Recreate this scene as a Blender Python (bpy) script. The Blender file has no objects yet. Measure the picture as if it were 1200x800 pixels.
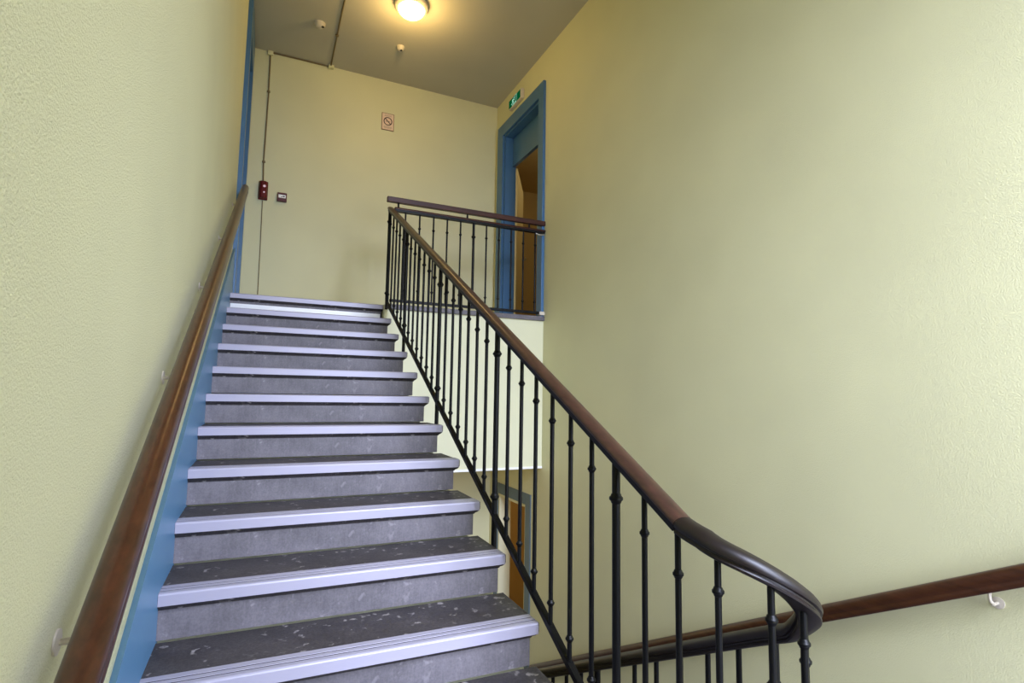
import bpy, bmesh, math
from mathutils import Vector, Matrix

sc = bpy.context.scene
C = sc.collection

# ------------------------------------------------------------------ measures (metres)
RISE, GO, W = 0.165, 0.31574, 1.273       # stair riser, going, tread width
S = RISE / GO                             # slope of the flight
XL, XR = -0.02, 2.904                    # left / right wall faces
YB, YF = 1.299, -6.50                     # back wall, wall behind the half landing
ZC = 2.928                                # ceiling
NST = 14                                  # risers of the upper flight
ZH = -NST * RISE                          # half landing level
ZLOW = -4.44                              # lower floor
YL = -0.07                                # face of the landing edge

# ------------------------------------------------------------------ materials
def new_mat(name):
    m = bpy.data.materials.new(name); m.use_nodes = True
    nt = m.node_tree; nt.nodes.clear()
    o = nt.nodes.new('ShaderNodeOutputMaterial'); b = nt.nodes.new('ShaderNodeBsdfPrincipled')
    nt.links.new(b.outputs[0], o.inputs[0])
    return m, nt, b

def lin(r, g, b):
    f = lambda c: (c/255/12.92) if c/255 <= 0.04045 else ((c/255+0.055)/1.055)**2.4
    return (f(r), f(g), f(b), 1)

def N(nt, kind, **kw):
    n = nt.nodes.new(kind)
    for k, v in kw.items():
        if k in n.inputs: n.inputs[k].default_value = v
        else: setattr(n, k, v)
    return n

def ramp(nt, src, stops):
    r = nt.nodes.new('ShaderNodeValToRGB')
    e = r.color_ramp.elements
    while len(e) < len(stops): e.new(0.5)
    for i, (p, c) in enumerate(stops):
        e[i].position = p; e[i].color = c
    nt.links.new(src, r.inputs[0])
    return r

def coords(nt, scale=(1,1,1)):
    t = nt.nodes.new('ShaderNodeTexCoord'); m = nt.nodes.new('ShaderNodeMapping')
    m.inputs['Scale'].default_value = scale
    nt.links.new(t.outputs['Object'], m.inputs[0])
    return m.outputs[0]

def bump(nt, b, src, strength, dist):
    n = nt.nodes.new('ShaderNodeBump'); n.inputs['Strength'].default_value = strength
    n.inputs['Distance'].default_value = dist
    nt.links.new(src, n.inputs['Height']); nt.links.new(n.outputs[0], b.inputs['Normal'])

def plain(name, rgb, rough=0.5, metal=0.0, spec=0.5):
    m, nt, b = new_mat(name)
    b.inputs['Base Color'].default_value = lin(*rgb); b.inputs['Roughness'].default_value = rough
    b.inputs['Metallic'].default_value = metal; b.inputs['Specular IOR Level'].default_value = spec
    return m

def plaster(name, rgb, scale, strength, dist, rough=0.55, spec=0.35):
    m, nt, b = new_mat(name)
    c = coords(nt)
    n1 = N(nt, 'ShaderNodeTexNoise', Scale=scale, Detail=4.0, Roughness=0.6)
    n2 = N(nt, 'ShaderNodeTexNoise', Scale=1.3, Detail=2.0)
    nt.links.new(c, n1.inputs['Vector']); nt.links.new(c, n2.inputs['Vector'])
    a = lin(*rgb); d = tuple(x*0.94 for x in a[:3]) + (1,)
    r = ramp(nt, n2.outputs['Fac'], [(0.35, d), (0.65, a)])
    nt.links.new(r.outputs[0], b.inputs['Base Color'])
    b.inputs['Roughness'].default_value = rough; b.inputs['Specular IOR Level'].default_value = spec
    bump(nt, b, n1.outputs['Fac'], strength, dist)
    return m

def stone(name, base, dark, light, speck, rough, fine, streak):
    m, nt, b = new_mat(name)
    c = coords(nt); cs = coords(nt, (1.0, 1.0, 0.10))
    cl = N(nt, 'ShaderNodeTexNoise', Scale=4.0, Detail=6.0, Roughness=0.65)
    fi = N(nt, 'ShaderNodeTexNoise', Scale=120.0, Detail=4.0, Roughness=0.7)
    st = N(nt, 'ShaderNodeTexNoise', Scale=110.0, Detail=3.0)
    vo = N(nt, 'ShaderNodeTexVoronoi', Scale=24.0)
    wn = N(nt, 'ShaderNodeTexNoise', Scale=26.0, Detail=4.0)
    for n in (cl, fi, wn): nt.links.new(c, n.inputs['Vector'])
    nt.links.new(cs, st.inputs['Vector'])
    mx = N(nt, 'ShaderNodeMixRGB', Fac=0.10); nt.links.new(c, mx.inputs[1]); nt.links.new(wn.outputs['Color'], mx.inputs[2])
    nt.links.new(mx.outputs[0], vo.inputs['Vector'])
    r1 = ramp(nt, cl.outputs['Fac'], [(0.3, lin(*dark)), (0.68, lin(*base))])
    r2 = ramp(nt, fi.outputs['Fac'], [(0.35, (1-fine,)*3+(1,)), (0.65, (1+fine,)*3+(1,))])
    r5 = ramp(nt, st.outputs['Fac'], [(0.35, (1-streak,)*3+(1,)), (0.65, (1+streak,)*3+(1,))])
    mul = N(nt, 'ShaderNodeMixRGB', blend_type='MULTIPLY', Fac=1.0)
    nt.links.new(r1.outputs[0], mul.inputs[1]); nt.links.new(r2.outputs[0], mul.inputs[2])
    mul2 = N(nt, 'ShaderNodeMixRGB', blend_type='MULTIPLY', Fac=1.0)
    nt.links.new(mul.outputs[0], mul2.inputs[1]); nt.links.new(r5.outputs[0], mul2.inputs[2])
    # pale fossils: some of the cells only, with ragged edges
    sep = nt.nodes.new('ShaderNodeSeparateColor'); nt.links.new(vo.outputs['Color'], sep.inputs[0])
    r4 = ramp(nt, sep.outputs[0], [(0.48, (0, 0, 0, 1)), (0.78, (1, 1, 1, 1))])
    r3 = ramp(nt, vo.outputs['Distance'], [(0.14, (speck,)*3+(1,)), (0.34, (0, 0, 0, 1))])
    fm = N(nt, 'ShaderNodeMixRGB', blend_type='MULTIPLY', Fac=1.0)
    nt.links.new(r3.outputs[0], fm.inputs[1]); nt.links.new(r4.outputs[0], fm.inputs[2])
    mix = N(nt, 'ShaderNodeMixRGB'); mix.inputs[2].default_value = lin(*light)
    nt.links.new(fm.outputs[0], mix.inputs[0]); nt.links.new(mul2.outputs[0], mix.inputs[1])
    nt.links.new(mix.outputs[0], b.inputs['Base Color'])
    b.inputs['Roughness'].default_value = rough
    bump(nt, b, fi.outputs['Fac'], 0.3, 0.002)
    return m

def wood(name, c1, c2, rough=0.28, axis=1):
    m, nt, b = new_mat(name)
    sc_ = [60, 60, 60]; sc_[axis] = 3.0
    c = coords(nt, tuple(sc_))
    n = N(nt, 'ShaderNodeTexNoise', Scale=1.0, Detail=5.0, Roughness=0.65)
    nt.links.new(c, n.inputs['Vector'])
    r = ramp(nt, n.outputs['Fac'], [(0.32, lin(*c1)), (0.68, lin(*c2))])
    nt.links.new(r.outputs[0], b.inputs['Base Color'])
    b.inputs['Roughness'].default_value = rough
    bump(nt, b, n.outputs['Fac'], 0.12, 0.001)
    return m

def emit(name, rgb, s):
    m = bpy.data.materials.new(name); m.use_nodes = True; nt = m.node_tree; nt.nodes.clear()
    o = nt.nodes.new('ShaderNodeOutputMaterial'); e = nt.nodes.new('ShaderNodeEmission')
    e.inputs[0].default_value = lin(*rgb); e.inputs[1].default_value = s
    nt.links.new(e.outputs[0], o.inputs[0]); return m

WALLC = (220, 217, 176)
M = {}
M['wall_rough'] = plaster('yellow_rough_plaster', WALLC, 230, 0.8, 0.006)
M['wall'] = plaster('yellow_plaster', WALLC, 170, 0.4, 0.005)
M['wall_back'] = plaster('yellow_plaster_landing', WALLC, 130, 0.2, 0.003)
M['cream'] = plaster('cream_plaster', (230, 228, 192), 60, 0.2, 0.004)
M['ceiling'] = plaster('ceiling_paint', (196, 190, 174), 60, 0.2, 0.004, 0.8, 0.2)
M['tan'] = plaster('tan_corridor_paint', (208, 184, 128), 40, 0.1, 0.004, 0.7, 0.2)
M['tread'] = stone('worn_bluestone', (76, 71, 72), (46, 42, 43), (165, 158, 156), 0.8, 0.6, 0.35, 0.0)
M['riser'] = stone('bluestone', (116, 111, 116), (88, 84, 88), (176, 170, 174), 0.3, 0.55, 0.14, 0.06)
M['alu'] = plain('painted_aluminium', (168, 164, 180), 0.4, 0.1)
M['groove'] = plain('groove_dark', (64, 60, 66), 0.7)
M['white'] = plain('white_gloss_paint', (252, 252, 252), 0.3)
M['offwhite'] = plain('white_plastic', (212, 202, 186), 0.4)
M['blue'] = plain('blue_gloss_paint', (72, 113, 153), 0.35)
M['skirting'] = plain('blue_skirting_paint', (92, 140, 182), 0.4)
M['bluegrey'] = plain('blue_grey_paint', (90, 108, 118), 0.45)
M['black'] = plain('black_iron_paint', (5, 5, 6), 0.45, 0, 0.25)
M['woodL'] = wood('mahogany', (52, 28, 16), (76, 43, 26), 0.3)
M['wood'] = wood('varnished_mahogany', (44, 28, 21), (68, 44, 34), 0.32)
M['woodX'] = wood('varnished_mahogany_cross', (48, 20, 14), (76, 35, 25), 0.4, 0)
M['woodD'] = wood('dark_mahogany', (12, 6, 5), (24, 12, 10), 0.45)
M['door_wood'] = plain('cream_door', (222, 205, 150), 0.5)
M['steel'] = plain('zinc', (200, 198, 195), 0.35, 0.7)
M['cable'] = plain('grey_cable', (120, 104, 70), 0.6)
M['darkhole'] = plain('dark_plastic', (25, 20, 18), 0.5)
M['red'] = plain('red_plastic', (96, 6, 13), 0.25)
M['purple'] = plain('dark_red_plastic', (86, 24, 34), 0.35)
M['paper'] = plain('sign_paper', (226, 200, 178), 0.5)
M['ink'] = plain('sign_ink', (48, 20, 26), 0.5)
M['sign_edge'] = plain('sign_frame', (120, 84, 62), 0.5)
M['greyprint'] = plain('grey_print', (150, 128, 112), 0.6)
M['globe'] = emit('lamp_glass', (255, 226, 176), 6.0)
M['green'] = emit('exit_green', (8, 120, 66), 0.4)
M['exit_white'] = emit('exit_white', (190, 255, 225), 0.8)
M['led'] = emit('alarm_led', (255, 215, 230), 0.6)

# ------------------------------------------------------------------ mesh helpers
def bm_new(): return bmesh.new()

def add_box(bm, lo, hi, mi=0):
    v = [bm.verts.new((x, y, z)) for x in (lo[0], hi[0]) for y in (lo[1], hi[1]) for z in (lo[2], hi[2])]
    for f in ((0,1,3,2), (4,6,7,5), (0,4,5,1), (2,3,7,6), (0,2,6,4), (1,5,7,3)):
        bm.faces.new([v[i] for i in f]).material_index = mi

def add_prism(bm, pts, axis, a, b, mi=0):
    """polygon pts (2D, in the two other axes, order kept) extruded along axis from a to b"""
    def P(p, t):
        l = list(p); l.insert(axis, t); return l
    A = [bm.verts.new(P(p, a)) for p in pts]; B = [bm.verts.new(P(p, b)) for p in pts]
    n = len(pts)
    bm.faces.new(A).material_index = mi; bm.faces.new(list(reversed(B))).material_index = mi
    for i in range(n):
        bm.faces.new((A[i], B[i], B[(i+1) % n], A[(i+1) % n])).material_index = mi

def add_lathe(bm, prof, loc, axis=(0,0,1), seg=16, mi=0):
    """prof: (radius, height) along axis"""
    ax = Vector(axis).normalized(); q = Vector((0,0,1)).rotation_difference(ax); o = Vector(loc)
    rings = []
    for r, h in prof:
        rings.append([bm.verts.new(o + q @ Vector((r*math.cos(2*math.pi*k/seg), r*math.sin(2*math.pi*k/seg), h))) for k in range(seg)])
    for a, b in zip(rings, rings[1:]):
        for k in range(seg):
            bm.faces.new((a[k], a[(k+1) % seg], b[(k+1) % seg], b[k])).material_index = mi
    bm.faces.new(list(reversed(rings[0]))).material_index = mi
    bm.faces.new(rings[-1]).material_index = mi

def add_sweep(bm, prof, path, mi=0, ends=(None, None)):
    """prof: closed list of (side, up); path: 3D points; the profile keeps its side direction level. ends: mitre side vectors"""
    P = [Vector(p) for p in path]; rings = []
    for i, p in enumerate(P):
        t = (P[min(i+1, len(P)-1)] - P[max(i-1, 0)]).normalized()
        side = Vector((t.y, -t.x, 0)).normalized()
        up = side.cross(t).normalized()
        rings.append([bm.verts.new(p + side*a + up*b) for a, b in prof])
    n = len(prof)
    for a, b in zip(rings, rings[1:]):
        for k in range(n):
            bm.faces.new((a[k], a[(k+1) % n], b[(k+1) % n], b[k])).material_index = mi
    bm.faces.new(list(reversed(rings[0]))).material_index = mi
    bm.faces.new(rings[-1]).material_index = mi

def add_tube(bm, path, r, seg=8, mi=0):
    P = [Vector(p) for p in path]; rings = []; ref = None
    for i, p in enumerate(P):
        t = (P[min(i+1, len(P)-1)] - P[max(i-1, 0)]).normalized()
        if ref is None: ref = t.orthogonal().normalized()
        ref = (ref - t*ref.dot(t)).normalized(); o = t.cross(ref)
        rings.append([bm.verts.new(p + (ref*math.cos(2*math.pi*k/seg) + o*math.sin(2*math.pi*k/seg))*r) for k in range(seg)])
    for a, b in zip(rings, rings[1:]):
        for k in range(seg):
            bm.faces.new((a[k], a[(k+1) % seg], b[(k+1) % seg], b[k])).material_index = mi
    bm.faces.new(list(reversed(rings[0]))).material_index = mi
    bm.faces.new(rings[-1]).material_index = mi

def obj(name, bm, mats, parent=None, smooth=False, bevel=0, loc=None):
    bmesh.ops.recalc_face_normals(bm, faces=bm.faces)
    me = bpy.data.meshes.new(name); 
    off = Vector(loc) if loc is not None else None
    if off is not None: bmesh.ops.translate(bm, verts=bm.verts, vec=-off)
    bm.to_mesh(me); bm.free()
    for m in (mats if isinstance(mats, (list, tuple)) else [mats]): me.materials.append(m)
    o = bpy.data.objects.new(name, me); C.objects.link(o)
    if off is not None: o.location = off
    if parent is not None:
        o.parent = parent
        o.location = (off if off is not None else Vector()) - world_loc(parent)
    if smooth:
        for p in me.polygons: p.use_smooth = True
        me.set_sharp_from_angle(angle=math.radians(40))
    if bevel:
        b = o.modifiers.new('bevel', 'BEVEL'); b.width = bevel; b.segments = 2; b.limit_method = 'ANGLE'
    return o

def world_loc(o):
    v = Vector()
    while o is not None: v += o.location; o = o.parent
    return v

def tag(o, label, cat, group=None):
    o['label'] = label; o['category'] = cat
    if group: o['group'] = group
    return o

def thing(name, label, cat, loc, group=None):
    o = bpy.data.objects.new(name, None); C.objects.link(o); o.location = loc; o.empty_display_size = 0.1
    return tag(o, label, cat, group)

def struct(name, bm, mats, parent=None, **kw):
    o = obj(name, bm, mats, parent, **kw)
    if parent is None: o['kind'] = 'structure'
    return o

def struct_empty(name, loc):
    o = bpy.data.objects.new(name, None); C.objects.link(o); o.location = loc; o['kind'] = 'structure'; return o

def sbox(name, boxes, mats, parent=None, **kw):
    bm = bm_new()
    for b in boxes: add_box(bm, b[0], b[1], b[2] if len(b) > 2 else 0)
    return struct(name, bm, mats, parent, **kw)

# ------------------------------------------------------------------ room shell
T = 0.146                                    # wall thickness
D1 = dict(y0=0.05, y1=1.03, top=2.43, base=0.0)            # upper door opening in the right wall
D2 = dict(y0=0.285, y1=1.03, top=-1.97, base=ZLOW)          # lower door opening
# wall_right with its two door openings
sbox('wall_right', [
    ((XR, YF, ZLOW), (XR+T, D2['y0'], ZC)) if False else ((XR, YF, ZLOW), (XR+T, D1['y0'], ZC)),
    ((XR, D1['y0'], ZLOW), (XR+T, D2['y0'], 0)),
    ((XR, D2['y0'], D2['top']), (XR+T, D1['y1'], 0)),
    ((XR, D1['y0'], D1['top']), (XR+T, YB+0.1, ZC)),
    ((XR, D1['y1'], D2['top']), (XR+T, YB+0.1, D1['top'])),
    ((XR, D2['y1'], ZLOW), (XR+T, YB+0.1, D2['top'])),
], M['wall'])
# wall_left with the recess of the left door
LD = dict(y0=0.45, y1=1.15, top=2.56)
sbox('wall_left', [
    ((XL-0.2, YF, ZLOW), (XL, LD['y0'], ZC)),
    ((XL-0.2, LD['y0'], LD['top']), (XL, YB+0.1, ZC)),
    ((XL-0.2, LD['y1'], ZLOW), (XL, YB+0.1, LD['top'])),
    ((XL-0.2, LD['y0'], ZLOW), (XL, LD['y1'], -0.05)),
], M['wall_rough'])
sbox('wall_back', [((XL-0.2, YB, ZLOW), (XR+T, YB+0.15, ZC))], M['wall_back'])
sbox('ceiling', [((XL-0.2, YF-0.2, ZC), (XR+T, YB+0.15, ZC+0.12))], M['ceiling'])
# wall behind the half landing with a tall window
WX0, WX1 = 1.05, 2.45
WIN = ((-1.75, 0.25), (0.55, 2.45))
sbox('wall_front', [
    ((XL-0.2, YF-0.25, ZLOW), (WX0, YF, ZC)), ((WX1, YF-0.25, ZLOW), (XR+T, YF, ZC)),
    ((XL-0.2, YF, ZLOW), (0.95, -5.5, ZC)),            # unseen pier, added to shade the near left wall
    ((WX0, YF-0.25, ZLOW), (WX1, YF, WIN[0][0])), ((WX0, YF-0.25, WIN[0][1]), (WX1, YF, WIN[1][0])), ((WX0, YF-0.25, WIN[1][1]), (WX1, YF, ZC))], M['wall'])
for n_, (z0, z1) in enumerate(WIN):
    xm = (WX0+WX1)/2
    sbox('window_%d' % (n_+1), [((a, YF-0.15, c), (b, YF-0.09, d)) for a, b, c, d in (
        (WX0, WX1, z0, z0+0.06), (WX0, WX1, z1-0.06, z1), (WX0, WX0+0.06, z0, z1), (WX1-0.06, WX1, z0, z1), (xm-0.03, xm+0.03, z0, z1))], M['white'])
# floors
sbox('floor', [((W-0.01, YL+0.012, -1.525), (XR, YB, -0.004)), ((XL, 0.335, -1.525), (W-0.01, YB, -0.004))], M['cream'])
sbox('trim_1', [((W+0.006, YL-0.02, -0.045), (XR, YL+0.30, 0.0))], M['riser'], bevel=0.004)     # stone edge of the landing
sbox('floor_middle', [((XL, YF, ZH-0.25), (XR, -13*GO+0.03, ZH))], M['riser'])
sbox('floor_lower', [((XL-0.2, YF, ZLOW-0.1), (XR+2.6, 3.6, ZLOW))], M['riser'])
# the lower flight as a stone ramp of steps
bm = bm_new(); pts = []
y, z = -13*GO+0.03, ZH
pts.append((y-0.3, z-0.02))
pts.append((y, z-0.02))
while z > ZLOW+0.05:
    pts.append((y, z-RISE)); y += GO; z -= RISE
    pts.append((y, z))
pts.append((y, ZLOW)); pts.append((-13*GO-0.27, ZLOW))
add_prism(bm, pts, 0, 1.67, XR)
struct('floor_flight', bm, M['riser'])
sbox('trim_2', [((W-0.01, YL+0.004, -1.545), (XR, YL+0.05, -1.524))], M['white'])
# sloping blue skirting board on the left wall
bm = bm_new()
yb, yt = -13*GO-0.05, 0.325
add_prism(bm, [(yb, 0.287+S*yb), (yt, 0.287+S*yt), (yt, S*yt-0.35), (yb, S*yb-0.35)], 0, XL, 0.0)
for v in bm.verts:
    if v.co.x < -0.01 and v.co.z > S*v.co.y: v.co.z -= 0.027          # the top edge slopes to the wall
struct('baseboard_left', bm, M['skirting'])

# doors -------------------------------------------------------------
def right_door(name, D, cw, cz, far_cw, leaf_top, upper):
    r = struct_empty(name, (XR, (D['y0']+D['y1'])/2, D['base']))
    x0, x1 = XR-(0.032 if upper else 0.012), XR; pm = M['blue'] if upper else M['bluegrey']
    y0, y1, zt, zb = D['y0'], D['y1'], D['top'], D['base']
    bm = bm_new()
    add_box(bm, (x0, y0-cw, zb), (x1, y0, zt+cz)); add_box(bm, (x0, y1, zb), (x1, y1+far_cw, zt+cz)); add_box(bm, (x0, y0, zt), (x1, y1, zt+cz))
    obj('casing', bm, pm, r, bevel=0.003)
    bm = bm_new(); e = 0.022 if upper else 0.032; jm = M['blue'] if upper else M['cream']
    add_box(bm, (XR, y1-e, zb), (XR+T, y1+0.002, zt)); add_box(bm, (XR, y0-0.002, zb), (XR+T, y0+e, zt)); add_box(bm, (XR, y0+e, zt-e), (XR+T, y1-e, zt+0.002))
    obj('jamb', bm, jm, r)
    if not upper: return r
    if upper:
        bm = bm_new()
        add_box(bm, (XR+0.105, y0+e, leaf_top), (XR+0.14, y1-e, zt-e))
        obj('transom_panel', bm, M['blue'], r)
        bm = bm_new()
        add_box(bm, (XR+0.098, y0+e, leaf_top-0.002), (XR+0.105, y1-e, leaf_top+0.035))
        obj('transom_rail', bm, M['blue'], r)
    # the leaf, swung open into the corridor
    hx, hy = XR+T+0.02, y1-0.03
    d = Vector((0.45, 0.766, 0)).normalized(); n = Vector((-d.y, d.x, 0))
    bm = bm_new()
    w = 0.88; th = 0.04
    q = [Vector((hx, hy, 0)), Vector((hx, hy, 0))+d*w, Vector((hx, hy, 0))+d*w+n*th, Vector((hx, hy, 0))+n*th]
    add_prism(bm, [(v.x, v.y) for v in q], 2, zb+0.01, leaf_top-0.01)
    leaf = obj('door_leaf', bm, M['door_wood'], r)
    bm = bm_new(); hp = Vector((hx, hy, zb+1.05)) + d*(w-0.08) - n*0.001
    add_tube(bm, [hp, hp-n*0.05, hp-n*0.055-d*0.02, hp-n*0.055-d*0.11], 0.009)
    obj('door_handle', bm, M['steel'], leaf, smooth=True)
    return r
right_door('door_1', D1, 0.115, 0.15, 0.165, 2.04, True)
right_door('door_2', D2, 0.12, 0.12, 0.09, -2.02, False)
# corridors behind the two doors
def corridor(name, zb, zt):
    x0, x1, y0, y1 = XR+T, XR+2.4, -0.6, 3.4
    sbox(name, [((x1, y0, zb), (x1+0.1, y1, zt)), ((x0, y1, zb), (x1, y1+0.1, zt)), ((x0, y0-0.1, zb), (x1, y0, zt)),
                ((x0, y0, zt), (x1, y1, zt+0.1)), ((x0-0.1, YB+0.15, zb), (x0, y1, zt))], M['tan'])
corridor('wall_corridor', -0.0, 2.75)
corridor('wall_passage', ZLOW, -1.75)
sbox('floor_corridor', [((XR+T, -0.7, -0.1), (XR+2.4, 3.4, 0.0)), ((XR, D1['y0'], -0.004), (XR+T, D1['y1'], 0.0))], M['riser'])
# left door
r = struct_empty('door_3', (XL, 0.8, 0))
sbox('casing', [((XL, 0.33, 0), (0.017, LD['y0'], 2.92)), ((XL, LD['y1'], 0), (0.017, 1.275, 2.92)), ((XL, LD['y0'], LD['top']), (0.017, LD['y1'], 2.92))], M['blue'], r)
sbox('door_leaf', [((XL-0.05, LD['y0'], 0), (XL-0.01, LD['y1'], LD['top']))], M['blue'], r)

# ------------------------------------------------------------------ staircase
stair = thing('staircase', 'grey bluestone staircase with pale ribbed metal nosings climbing beside the blue skirting', 'stairs', (W/2, -13*GO, ZH))
def step_layers(front, right, back, levels):
    bm = bm_new(); rings = []
    for o, z in levels:
        x1 = right - o*0.75; y0 = front + o
        rings.append([bm.verts.new(v) for v in ((0.0, y0, z), (x1, y0, z), (x1, back, z), (0.0, back, z))])
    for a, b in zip(rings, rings[1:]):
        for k in range(4): bm.faces.new((a[k], a[(k+1) % 4], b[(k+1) % 4], b[k]))
    bm.faces.new(rings[0]); bm.faces.new(list(reversed(rings[-1])))
    return bm
ST = 0.0040                                  # thickness of the metal nosing
for k in range(NST):
    yk, zk = -GO*k, -RISE*k
    back = yk + GO + 0.028 if k else yk + 0.34
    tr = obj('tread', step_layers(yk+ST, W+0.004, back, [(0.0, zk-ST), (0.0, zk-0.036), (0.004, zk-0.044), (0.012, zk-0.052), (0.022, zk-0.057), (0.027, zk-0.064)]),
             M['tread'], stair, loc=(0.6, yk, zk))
    # ribbed nosing: rounded front edge, two grooves on top
    pr = [(yk, zk-0.042), (yk, zk-0.007), (yk+0.002, zk-0.003), (yk+0.007, zk)]
    for g in (0.025, 0.052):
        pr += [(yk+g, zk), (yk+g+0.0005, zk-0.0010), (yk+g+0.0070, zk-0.0010), (yk+g+0.0075, zk)]
    pr += [(yk+0.086, zk), (yk+0.0875, zk-ST), (yk+ST, zk-ST), (yk+ST, zk-0.042)]
    bm = bm_new(); add_prism(bm, pr, 0, 0.001, W)
    for g in (0.025, 0.052): add_box(bm, (0.002, yk+g+0.001, zk-0.003), (W-0.001, yk+g+0.0065, zk-0.0006), 1)  # dark strips laid in both grooves
    no = obj('nosing_strip', bm, [M['alu'], M['groove']], tr, loc=(0.6, yk, zk))
    bm = bm_new()
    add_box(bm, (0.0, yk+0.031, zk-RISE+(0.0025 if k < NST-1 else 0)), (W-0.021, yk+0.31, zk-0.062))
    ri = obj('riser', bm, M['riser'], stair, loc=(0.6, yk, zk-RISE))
    if k == 0:
        bm = bm_new(); add_box(bm, (0.004, yk+0.024, zk-RISE+0.001), (W-0.03, yk+0.031, zk-0.085))
        w_ = obj('riser_board', bm, M['white'], stair); w_['label'] = 'white painted board on the topmost riser'
bm = bm_new()
y0, y1 = -13*GO+0.2, 0.1
add_prism(bm, [(y0, S*y0-0.215), (y1, S*y1-0.215), (y1, S*y1-0.38), (y0, S*y0-0.38)], 0, 0.0, W-0.03)
obj('soffit', bm, M['cream'], stair)

# ------------------------------------------------------------------ balustrade
XB, XB2 = 1.29, 1.56
TR, TY = (XB2-XB)/2, -4.005
RAIL = [(0.0, 0.0), (0.012, -0.001), (0.021, -0.004), (0.027, -0.010), (0.030, -0.017), (0.029, -0.022), (0.025, -0.024)]
RAIL = RAIL + [(-a, b) for a, b in reversed(RAIL[1:])]
WRE = [(0.0, 0.0), (0.012, -0.001), (0.022, -0.005), (0.028, -0.011), (0.031, -0.019), (0.029, -0.026), (0.0235, -0.029), (0.0235, -0.033), (0.027, -0.037), (0.026, -0.042), (0.020, -0.045), (0.0, -0.046)]
WRE = WRE + [(-a, b) for a, b in reversed(WRE[1:-1])]
IRON = [(0.0245, -0.0235), (0.023, -0.043), (-0.023, -0.043), (-0.0245, -0.0235)]
def top_line(y): return 0.948 + S*y
bal = thing('stair_balustrade', 'black iron balustrade with wooden handrail along the open side of the grey stairs', 'balustrade', (XB, -1.9, -1.0))
bal_h = (XB, -1.9, -1.0)
straight = [(XB, y, top_line(y)) for y in (-3.93, -3.0, -2.0, -1.0, -0.06, YL+0.02)]
straight.reverse()
# turn: half circle around (1.45, -4.0)
def arc(th):
    a = math.radians(th); return (XB + TR - TR*math.cos(a), TY - TR*math.sin(a))
keys = [(-40, -1.103), (0, -1.123), (45, -1.152), (75, -1.188), (90, -1.215), (115, -1.256), (140, -1.302), (180, -1.374)]
def zt(th):
    for (a, za), (b, zb) in zip(keys, keys[1:]):
        if th <= b:
            return za + (zb-za)*(th-a)/(b-a)
    return keys[-1][1]
raw = [(XB, -3.93, -1.106), (XB, -3.95, -1.1125), (XB, -3.975, -1.118)]
for th in range(0, 181, 6):
    x, y = arc(th); raw.append((x, y, zt(th)))
for k in range(1, 9):
    y = TY + 0.03*k; raw.append((XB2, y, -3.47 - S*y))
zs = [p[2] for p in raw]
for _ in range(14): zs = [zs[0]] + [(zs[i-1]+2*zs[i]+zs[i+1])/4 for i in range(1, len(zs)-1)] + [zs[-1]]
wreath = [(p[0], p[1], z) for p, z in zip(raw, zs)]
def low_top(y): return -3.47 - S*y
lower = [(XB2, y, low_top(y)) for y in (TY+0.24, -3.5, -2.5, -1.5, -0.4)]
for nm, path, wm in (('handrail', straight, M['wood']), ('curved_handrail', wreath, M['woodD']), ('lower_handrail', lower, M['woodD'])):
    bm = bm_new(); add_sweep(bm, WRE if nm != 'handrail' else RAIL, path, 0)
    o = obj(nm, bm, wm, bal, smooth=True)
    if nm != 'handrail': o['label'] = 'darker varnished length of wooden handrail'
    if nm == 'handrail':
        bm = bm_new(); add_sweep(bm, IRON, path, 0)
        obj('rail_bar', bm, M['black'], o, smooth=True)
# bottom bar
SQ = [(0.011, 0.011), (0.011, -0.011), (-0.011, -0.011), (-0.011, 0.011)]
bm = bm_new(); add_sweep(bm, SQ, [(XB, y, 0.038+S*y) for y in (YL+0.02, -1, -2, -3, -4.0)] + [arc(t)+(0.038-S*4.0-0.217*t/180,) for t in range(15, 181, 15)])
obj('bottom_bar', bm, M['black'], bal)
bm = bm_new(); add_sweep(bm, SQ, [(XB2, y, -4.365-S*y) for y in (-4.0, -2.0, -0.4)])
obj('lower_bottom_bar', bm, M['black'], bal)

def collar_prof(R, h):
    return [(R*0.55, -h), (R*0.72, -h*0.75), (R*0.80, -h*0.45), (R, -h*0.2), (R, h*0.2), (R*0.80, h*0.45), (R*0.72, h*0.75), (R*0.55, h)]
def baluster(parent, x, y, zb, zt_, big, cu, cl, name=None):
    r = 0.0128 if big else 0.0083
    bm = bm_new(); add_lathe(bm, [(r, zb), (r, zt_)], (x, y, 0), seg=12)
    o = obj(name or ('thick_baluster' if big else 'baluster'), bm, M['black'], parent, smooth=True, loc=(x, y, zb))
    for c in (cu, cl):
        if c is None: continue
        bm = bm_new(); add_lathe(bm, collar_prof(0.0215 if big else 0.0145, 0.017 if big else 0.012), (x, y, c), seg=14)
        obj('collar', bm, M['black'], o, smooth=True, loc=(x, y, c))
    return o
SP = 0.1372
for i in range(-3, 27):
    y = -3.63 + SP*i
    if y < -3.93: continue
    big = (i % 7 == 0)
    base = S*y
    topz = top_line(y)-0.040
    if y < -3.93: topz = -1.16
    zb = base + (-0.13 if big else 0.036)
    baluster(bal, XB, y, zb, topz, big, base+0.785, base+0.121)
# balusters under the turn
TURN = ((14, False), (64, False), (104, False), (150, False))
for th, kind in TURN:
    x, y = arc(th); z = zt(th)-0.04
    baluster(bal, x, y, z-0.90, z, kind, z-0.085, z-0.78)
# lower flight balusters
for i in range(-7, 20):
    y = -3.118 + 0.1209*i; big = (i % 7 == 0)
    z = low_top(y)-0.04
    baluster(bal, XB2, y, z-0.86, z, big, z-0.12, z-0.78)
# top newel
baluster(bal, XB-0.01, YL+0.015, -0.05, 0.885, True, 0.775, 0.10, 'newel_post')

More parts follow.
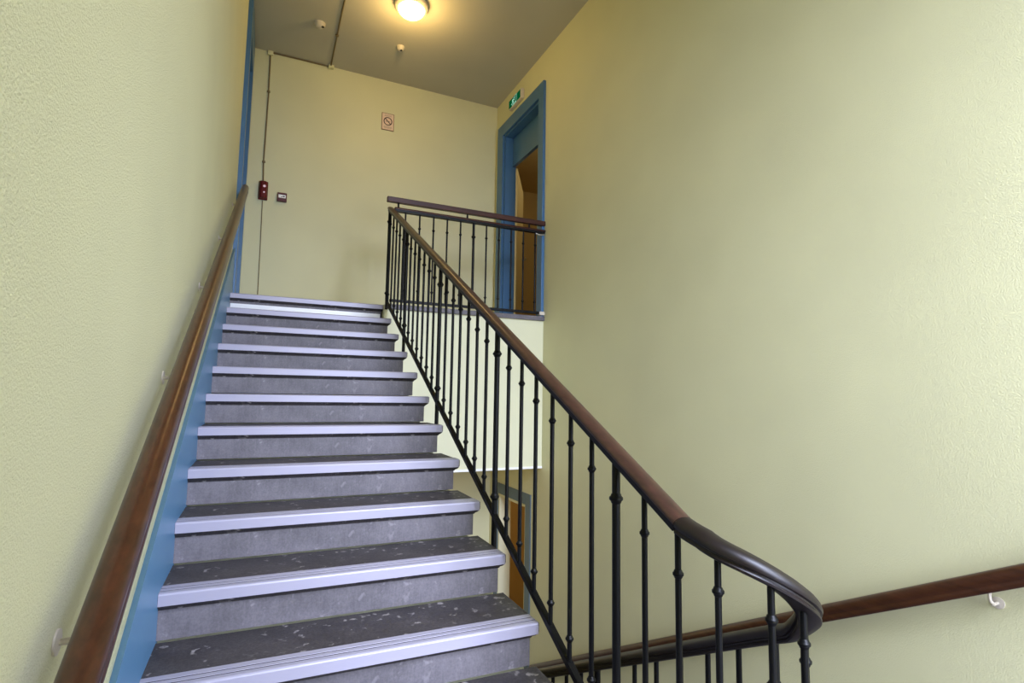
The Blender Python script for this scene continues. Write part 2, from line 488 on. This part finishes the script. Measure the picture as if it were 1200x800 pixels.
# landing railing ---------------------------------------------------
lr = thing('landing_railing', 'black iron railing with a doubled wooden rail along the landing edge before the blue door', 'railing', (2.1, YL, 0.0))
bm = bm_new(); add_sweep(bm, RAIL, [(XB+0.032, YL, 0.917), (2.0, YL, 0.917), (XR-0.005, YL, 0.917)])
o = obj('lower_rail', bm, M['woodX'], lr, smooth=True)
bm = bm_new(); add_sweep(bm, IRON, [(XB+0.034, YL, 0.917), (2.0, YL, 0.917), (XR-0.01, YL, 0.917)])
obj('rail_bar', bm, M['black'], o)
bm = bm_new(); add_box(bm, (1.248, YL-0.024, 0.958), (XR-0.002, YL+0.024, 1.008))
obj('upper_rail', bm, M['woodX'], lr, bevel=0.006)
for x in (1.355, 2.04, 2.72):
    bm = bm_new(); add_lathe(bm, [(0.009, 0.90), (0.009, 0.962)], (x, YL, 0), seg=12); obj('spacer_post', bm, M['black'], lr, smooth=True)
bm = bm_new(); add_box(bm, (XB+0.014, YL-0.012, 0.022), (XR-0.05, YL+0.012, 0.048)); obj('bottom_bar', bm, M['black'], lr, bevel=0.003)
for i in range(11):
    x = 1.426 + 0.1366*i
    big = i == 5
    baluster(lr, x, YL, 0.03, 0.885, big, 0.742 if not big else 0.737, 0.143)
bm = bm_new(); add_box(bm, (XR-0.06, YL-0.02, 0.012), (XR, YL+0.02, 0.05)); w_ = obj('wall_socket', bm, M['offwhite'], lr, bevel=0.004); w_['label'] = 'white wall fixing of the bottom bar'
bm = bm_new(); add_tube(bm, [(XR-0.11, YL-0.01, 0.868), (XR-0.07, YL-0.015, 0.855), (XR-0.03, YL-0.01, 0.862), (XR-0.002, YL, 0.87)], 0.008)
w_ = obj('wall_bracket', bm, M['steel'], lr, smooth=True); w_['label'] = 'shiny steel wall bracket'

# wall handrails ----------------------------------------------------
WR = [(0.0, 0.028), (0.014, 0.026), (0.024, 0.019), (0.029, 0.009), (0.028, -0.001), (0.023, -0.006), (0.0225, -0.010), (0.0265, -0.015), (0.026, -0.022), (0.020, -0.027), (0.0, -0.028)]
WR = [(a*0.98, b*1.35) for a, b in WR]
WR = WR + [(-a, b) for a, b in reversed(WR[1:-1])]
def wall_bracket(parent, xw, xr_, y, z, dr=0.112):
    """plate on the wall, arm curving under the rail"""
    s = 1 if xr_ > xw else -1
    bm = bm_new(); add_lathe(bm, [(0.003, 0), (0.022, 0.0005), (0.022, 0.004), (0.006, 0.006)], (xw, y, z-dr), axis=(s, 0, 0), seg=14)
    add_tube(bm, [(xw, y, z-dr), (xw+s*0.04, y, z-dr-0.001), (xr_-s*0.022, y, z-dr+0.003), (xr_-s*0.006, y, z-dr+0.012), (xr_, y, z-dr+0.026), (xr_, y, z-0.032)], 0.006, 8)
    o = obj('wall_bracket', bm, M['offwhite'], parent, smooth=True); return o
hl = thing('wall_handrail', 'reddish-brown wooden handrail on the left wall above the blue skirting', 'handrail', (0.07, -2, -0.15))
xr_ = 0.055
path = [(xr_, y, 0.868+S*y) for y in (-4.6, -3.0, -1.0, 0.16)]
bm = bm_new(); add_sweep(bm, WR, path); obj('rail', bm, M['woodL'], hl, smooth=True)
for y in (-3.846, -2.945, -2.085, -1.203, -0.15): wall_bracket(hl, XL, xr_, y, 0.868+S*y, 0.092)
hr = thing('wall_handrail', 'dark wooden handrail on the right wall descending below the curved balustrade', 'handrail', (2.844, -2.5, -2))
path = [(2.846, y, -3.494-S*y) for y in (-4.6, -3.0, -1.0, 0.0)]
bm = bm_new(); add_sweep(bm, WR, path); obj('rail', bm, M['woodL'], hr, smooth=True)
for y in (-3.85, -2.95, -2.05, -1.15): wall_bracket(hr, XR, 2.846, y, -3.494-S*y, 0.085)

# ------------------------------------------------------------------ small things on the landing
# ceiling lamp
lx, ly = 1.40, -0.12
lamp = thing('ceiling_lamp', 'round lit ceiling lamp with a white rim and glowing glass dome', 'lamp', (lx, ly, ZC))
bm = bm_new(); add_lathe(bm, [(0.150, 0), (0.158, -0.01), (0.158, -0.04), (0.145, -0.055), (0.128, -0.058)], (lx, ly, ZC), seg=40); obj('rim', bm, M['offwhite'], lamp, smooth=True)
bm = bm_new(); add_lathe(bm, [(0.130, -0.05), (0.128, -0.062), (0.118, -0.083), (0.098, -0.102), (0.068, -0.116), (0.035, -0.123), (0.004, -0.125)], (lx, ly, ZC), seg=40); obj('glass_dome', bm, M['globe'], lamp, smooth=True)
# detectors
def detector(label, x, y, r, hole):
    d = thing('smoke_detector', label, 'detector', (x, y, ZC), 'ceiling detectors')
    bm = bm_new(); add_lathe(bm, [(r, 0), (r, -0.012), (r*0.9, -0.018), (r*0.82, -0.032), (r*0.55, -0.045), (0.004, -0.048)], (x, y, ZC), seg=28); obj('housing', bm, M['offwhite'], d, smooth=True)
    hx, hy = hole
    bm = bm_new(); add_lathe(bm, [(0.014, 0), (0.016, -0.004), (0.012, -0.009), (0.003, -0.010)], (x+hx, y+hy, ZC-0.040), seg=14); w_ = obj('sensor_eye', bm, M['darkhole'], d, smooth=True); w_['label'] = 'dark sensor opening'
detector('larger white ceiling detector left of the grey ceiling cable', 0.62, 0.56, 0.056, (0.030, -0.018))
detector('smaller white ceiling detector between the lit lamp and the back wall', 1.455, 0.58, 0.044, (0.004, -0.010))
# cables
cab = thing('surface_cable', 'thin grey cable run down the back wall and across the ceiling', 'cable', (0.17, YB, ZC))
bm = bm_new(); add_tube(bm, [(0.172, YB-0.008, ZC-0.03), (0.176, YB-0.008, 2.4), (0.168, YB-0.008, 1.65), (0.176, YB-0.008, 1.444)], 0.0075, 8); obj('upright_run', bm, M['cable'], cab, smooth=True)
bm = bm_new(); add_tube(bm, [(0.180, YB-0.006, 1.231), (0.186, YB-0.006, 0.7), (0.19, YB-0.006, 0.0)], 0.0045, 8); obj('lower_run', bm, M['cable'], cab, smooth=True)
bm = bm_new(); add_tube(bm, [(0.17, YB-0.008, ZC-0.012), (0.5, YB-0.008, ZC-0.009), (0.80, YB-0.008, ZC-0.009)], 0.008, 8); obj('cross_run', bm, M['cable'], cab, smooth=True)
bm = bm_new(); add_tube(bm, [(0.808, YB, ZC-0.008), (0.804, 0.5, ZC-0.008), (0.804, -0.8, ZC-0.008), (0.80, -4, ZC-0.008)], 0.008, 8); obj('ceiling_run', bm, M['cable'], cab, smooth=True)
for lo, hi in (((0.145, YB-0.03, ZC-0.05), (0.20, YB, ZC-0.0)), ((0.78, YB-0.05, ZC-0.035), (0.84, YB, ZC))):
    bm = bm_new(); add_box(bm, lo, hi); obj('junction_box', bm, M['wall_back'], cab, bevel=0.004)
for x, z in ((0.176, 2.46), (0.170, 1.66)):
    bm = bm_new(); add_box(bm, (x-0.016, YB-0.020, z-0.010), (x+0.016, YB, z+0.010)); obj('clip', bm, M['cable'], cab, bevel=0.003)
bm = bm_new(); add_box(bm, (0.788, 0.66, ZC-0.02), (0.820, 0.68, ZC)); obj('clip', bm, M['cable'], cab, bevel=0.003)
# red alarm
al = thing('alarm_sounder', 'tall dark red alarm box with two small lights on the back wall', 'alarm', (0.18, YB, 1.24))
bm = bm_new()
add_box(bm, (0.135, YB-0.025, 1.235), (0.228, YB, 1.440)); obj('base_plate', bm, M['red'], al, bevel=0.008)
bm = bm_new()
pr = [(0.142, YB-0.02), (0.146, YB-0.055), (0.160, YB-0.07), (0.203, YB-0.07), (0.217, YB-0.055), (0.221, YB-0.02)]
add_prism(bm, pr, 2, 1.245, 1.430); obj('front_cover', bm, M['red'], al, bevel=0.006)
for z, h in ((1.372, 0.014), (1.305, 0.009)):
    bm = bm_new(); add_lathe(bm, [(h, 0), (h*0.9, 0.004), (h*0.5, 0.008), (0.002, 0.009)], (0.192, YB-0.069, z), axis=(0, -1, 0), seg=16); w_ = obj('signal_light', bm, M['led'], al, smooth=True); w_['label'] = 'small glowing white light'
# call point
cp = thing('fire_call_point', 'small square dark red call point with a white label beside the alarm', 'call point', (0.37, YB, 1.24))
bm = bm_new(); add_box(bm, (0.324, YB-0.045, 1.243), (0.420, YB, 1.338)); obj('housing', bm, M['purple'], cp, bevel=0.006)
bm = bm_new(); add_box(bm, (0.336, YB-0.048, 1.278), (0.408, YB-0.044, 1.312)); w_ = obj('label_plate', bm, M['white'], cp); w_['label'] = 'white rectangular plate'
bm = bm_new()
add_box(bm, (0.362, YB-0.0495, 1.284), (0.372, YB-0.0475, 1.294)); add_box(bm, (0.378, YB-0.0495, 1.288), (0.398, YB-0.0475, 1.300))
obj('label_mark', bm, M['ink'], w_)
# no-smoking sign
sg = thing('no_smoking_sign', 'small white sign with a crossed-out circle high on the back wall', 'sign', (1.485, YB, 2.31))
X0, X1, Z0, Z1 = 1.411, 1.559, 2.308, 2.518
bm = bm_new(); add_box(bm, (X0, YB-0.008, Z0), (X1, YB, Z1)); obj('frame', bm, M['sign_edge'], sg)
bm = bm_new(); add_box(bm, (X0+0.007, YB-0.010, Z0+0.007), (X1-0.007, YB-0.007, Z1-0.007)); pnl = obj('panel', bm, M['paper'], sg)
cx_, cz_ = 1.485, 2.418
bm = bm_new()
ring = [(0.050 if k % 2 else 0.050) for k in range(2)]
seg = 40
for k in range(seg):
    a, b = 2*math.pi*k/seg, 2*math.pi*(k+1)/seg
    v = []
    for (rr, t) in ((0.052, a), (0.052, b), (0.041, b), (0.041, a)):
        v.append(bm.verts.new((cx_+rr*math.cos(t), YB-0.0105, cz_+rr*math.sin(t))))
    bm.faces.new(v)
d = Vector((0.7071, 0, -0.7071)); nn = Vector((0.7071, 0, 0.7071))
c0 = Vector((cx_, YB-0.0106, cz_))
bm.faces.new([bm.verts.new(c0 + d*a + nn*b) for a, b in ((-0.045, -0.005), (0.045, -0.005), (0.045, 0.005), (-0.045, 0.005))])
res = bmesh.ops.extrude_face_region(bm, geom=list(bm.faces)); bmesh.ops.translate(bm, verts=[v for v in res['geom'] if isinstance(v, bmesh.types.BMVert)], vec=(0, 0.002, 0))
obj('prohibition_symbol', bm, M['ink'], sg)
bm = bm_new()
# cigarette under the bar, and the lines of small print
add_box(bm, (cx_-0.028, YB-0.0102, cz_-0.006), (cx_+0.018, YB-0.009, cz_+0.004)); add_box(bm, (cx_+0.021, YB-0.0102, cz_-0.006), (cx_+0.027, YB-0.009, cz_+0.004))
obj('cigarette', bm, M['greyprint'], sg)
for z, w in ((2.492, 0.040), (2.482, 0.045), (2.352, 0.046), (2.342, 0.050), (2.332, 0.040)):
    bm = bm_new(); add_box(bm, (cx_-w, YB-0.0102, z-0.0018), (cx_+w, YB-0.009, z+0.0018)); obj('print_line', bm, M['greyprint'], sg)
# exit sign
ex = thing('exit_sign', 'small green illuminated exit sign above the blue door frame', 'sign', (XR, 0.66, 2.66))
Y0, Y1, Z0, Z1 = 0.48, 0.83, 2.655, 2.775
bm = bm_new(); add_box(bm, (XR-0.045, Y0, Z0), (XR, Y1, Z1)); obj('housing', bm, M['offwhite'], ex, bevel=0.006)
bm = bm_new(); add_box(bm, (XR-0.048, Y0+0.02, Z0+0.012), (XR-0.044, Y1-0.012, Z1-0.012)); obj('green_panel', bm, M['green'], ex)
# running man, door and arrow, seen with +Y to the left
xs = XR-0.0495
def poly(bm, pts):
    f = bm.faces.new([bm.verts.new((xs, y, z)) for y, z in pts])
bm = bm_new(); yc = 0.70; zc = 2.715
def limb(bm, a, b, w):
    a = Vector((0,)+a); b = Vector((0,)+b); t = (b-a).normalized(); n = Vector((0, -t.z, t.y))*w
    poly(bm, [((a+n).y, (a+n).z), ((b+n).y, (b+n).z), ((b-n).y, (b-n).z), ((a-n).y, (a-n).z)])
poly(bm, [(yc-0.022+0.0095*math.cos(k*math.pi/5), zc+0.034+0.0095*math.sin(k*math.pi/5)) for k in range(10)])
limb(bm, (yc-0.014, zc+0.022), (yc+0.006, zc-0.006), 0.010)
limb(bm, (yc-0.012, zc+0.018), (yc-0.036, zc+0.004), 0.004); limb(bm, (yc-0.008, zc+0.020), (yc+0.024, zc+0.014), 0.004)
limb(bm, (yc+0.004, zc-0.004), (yc-0.020, zc-0.016), 0.006); limb(bm, (yc-0.018, zc-0.014), (yc-0.016, zc-0.040), 0.005)
limb(bm, (yc+0.006, zc-0.004), (yc+0.020, zc-0.024), 0.006); limb(bm, (yc+0.018, zc-0.022), (yc+0.044, zc-0.028), 0.005)
obj('running_figure', bm, M['exit_white'], ex)
bm = bm_new()
poly(bm, [(yc-0.060, zc+0.045), (yc-0.068, zc+0.045), (yc-0.068, zc-0.045), (yc-0.060, zc-0.045)])
poly(bm, [(yc-0.060, zc+0.045), (yc-0.060, zc+0.038), (yc-0.110, zc+0.038), (yc-0.110, zc+0.045)])
poly(bm, [(yc-0.105, zc+0.038), (yc-0.110, zc+0.038), (yc-0.110, zc-0.045), (yc-0.105, zc-0.045)])
obj('doorway_symbol', bm, M['exit_white'], ex)
bm = bm_new()
poly(bm, [(0.60, zc-0.042), (0.72, zc-0.042), (0.72, zc-0.050), (0.60, zc-0.050)])
obj('arrow', bm, M['exit_white'], ex)

# ------------------------------------------------------------------ lights
def area(name, loc, rot, sx, sy, power, col, spread=180):
    l = bpy.data.lights.new(name, 'AREA'); l.shape = 'RECTANGLE'; l.size = sx; l.size_y = sy; l.energy = power; l.color = col; l.spread = math.radians(spread)
    o = bpy.data.objects.new(name, l); C.objects.link(o); o.location = loc; o.rotation_euler = rot; return o
def point(name, loc, power, col, r=0.1):
    l = bpy.data.lights.new(name, 'POINT'); l.energy = power; l.color = col; l.shadow_soft_size = r
    o = bpy.data.objects.new(name, l); C.objects.link(o); o.location = loc; return o
# daylight through the window behind the half landing
for (z0, z1), tilt, pw in ((WIN[0], 60, 100), (WIN[1], 42, 240)):
    area('window_daylight', ((WX0+WX1)/2, YF-0.23, (z0+z1)/2), (math.radians(tilt), 0, 0), WX1-WX0, z1-z0, pw, (0.69, 0.76, 1.0), 122)
point('landing_lamp_light', (lx, ly, ZC-0.20), 22, (1.0, 0.66, 0.22), 0.12)
point('corridor_fill_light', (XR+1.2, 0.9, 2.4), 12, (1.0, 0.88, 0.62), 0.15)  # added fill, keeps the closed corridor from going black
point('passage_fill_light', (XR+1.2, 0.9, -2.2), 18, (1.0, 0.74, 0.40), 0.15)  # added warm fill inside the lower passage, no fitting there
point('lower_hall_fill_light', (1.5, 0.4, -1.95), 7, (1.0, 0.68, 0.32), 0.15)  # added warm fill to brighten the space below the landing

w = bpy.data.worlds.new('world'); sc.world = w; w.use_nodes = True
nt = w.node_tree; bg = nt.nodes['Background']
sky = nt.nodes.new('ShaderNodeTexSky'); sky.sky_type = 'NISHITA'; sky.sun_disc = False; sky.sun_elevation = math.radians(40)
nt.links.new(sky.outputs[0], bg.inputs[0]); bg.inputs[1].default_value = 0.05

# ------------------------------------------------------------------ camera
yaw, pitch, roll = 0.4264025090650067, 0.09415746213172298, 0.01658402380367332
ca, sa = math.cos(yaw), math.sin(yaw); cb, sb = math.cos(pitch), math.sin(pitch); cr, sr = math.cos(roll), math.sin(roll)
f = Vector((sa*cb, ca*cb, sb)); r0 = Vector((ca, -sa, 0)); u0 = r0.cross(f)
rr = r0*cr + u0*sr; uu = u0*cr - r0*sr
cam = bpy.data.cameras.new('camera'); co = bpy.data.objects.new('camera', cam); C.objects.link(co)
m = Matrix((rr, uu, -f)).transposed().to_4x4(); m.translation = Vector((0.27776, -5.06388, -0.79531))
co.matrix_world = m
cam.sensor_fit = 'HORIZONTAL'; cam.sensor_width = 36.0; cam.lens = 642.02*36/1200; cam.clip_start = 0.02
sc.camera = co

sc.view_settings.view_transform = 'Standard'; sc.view_settings.look = 'None'
sc.view_settings.exposure = 0.0; sc.view_settings.gamma = 1.0; sc.view_settings.use_curve_mapping = False
sc.cycles.max_bounces = 10; sc.cycles.diffuse_bounces = 6
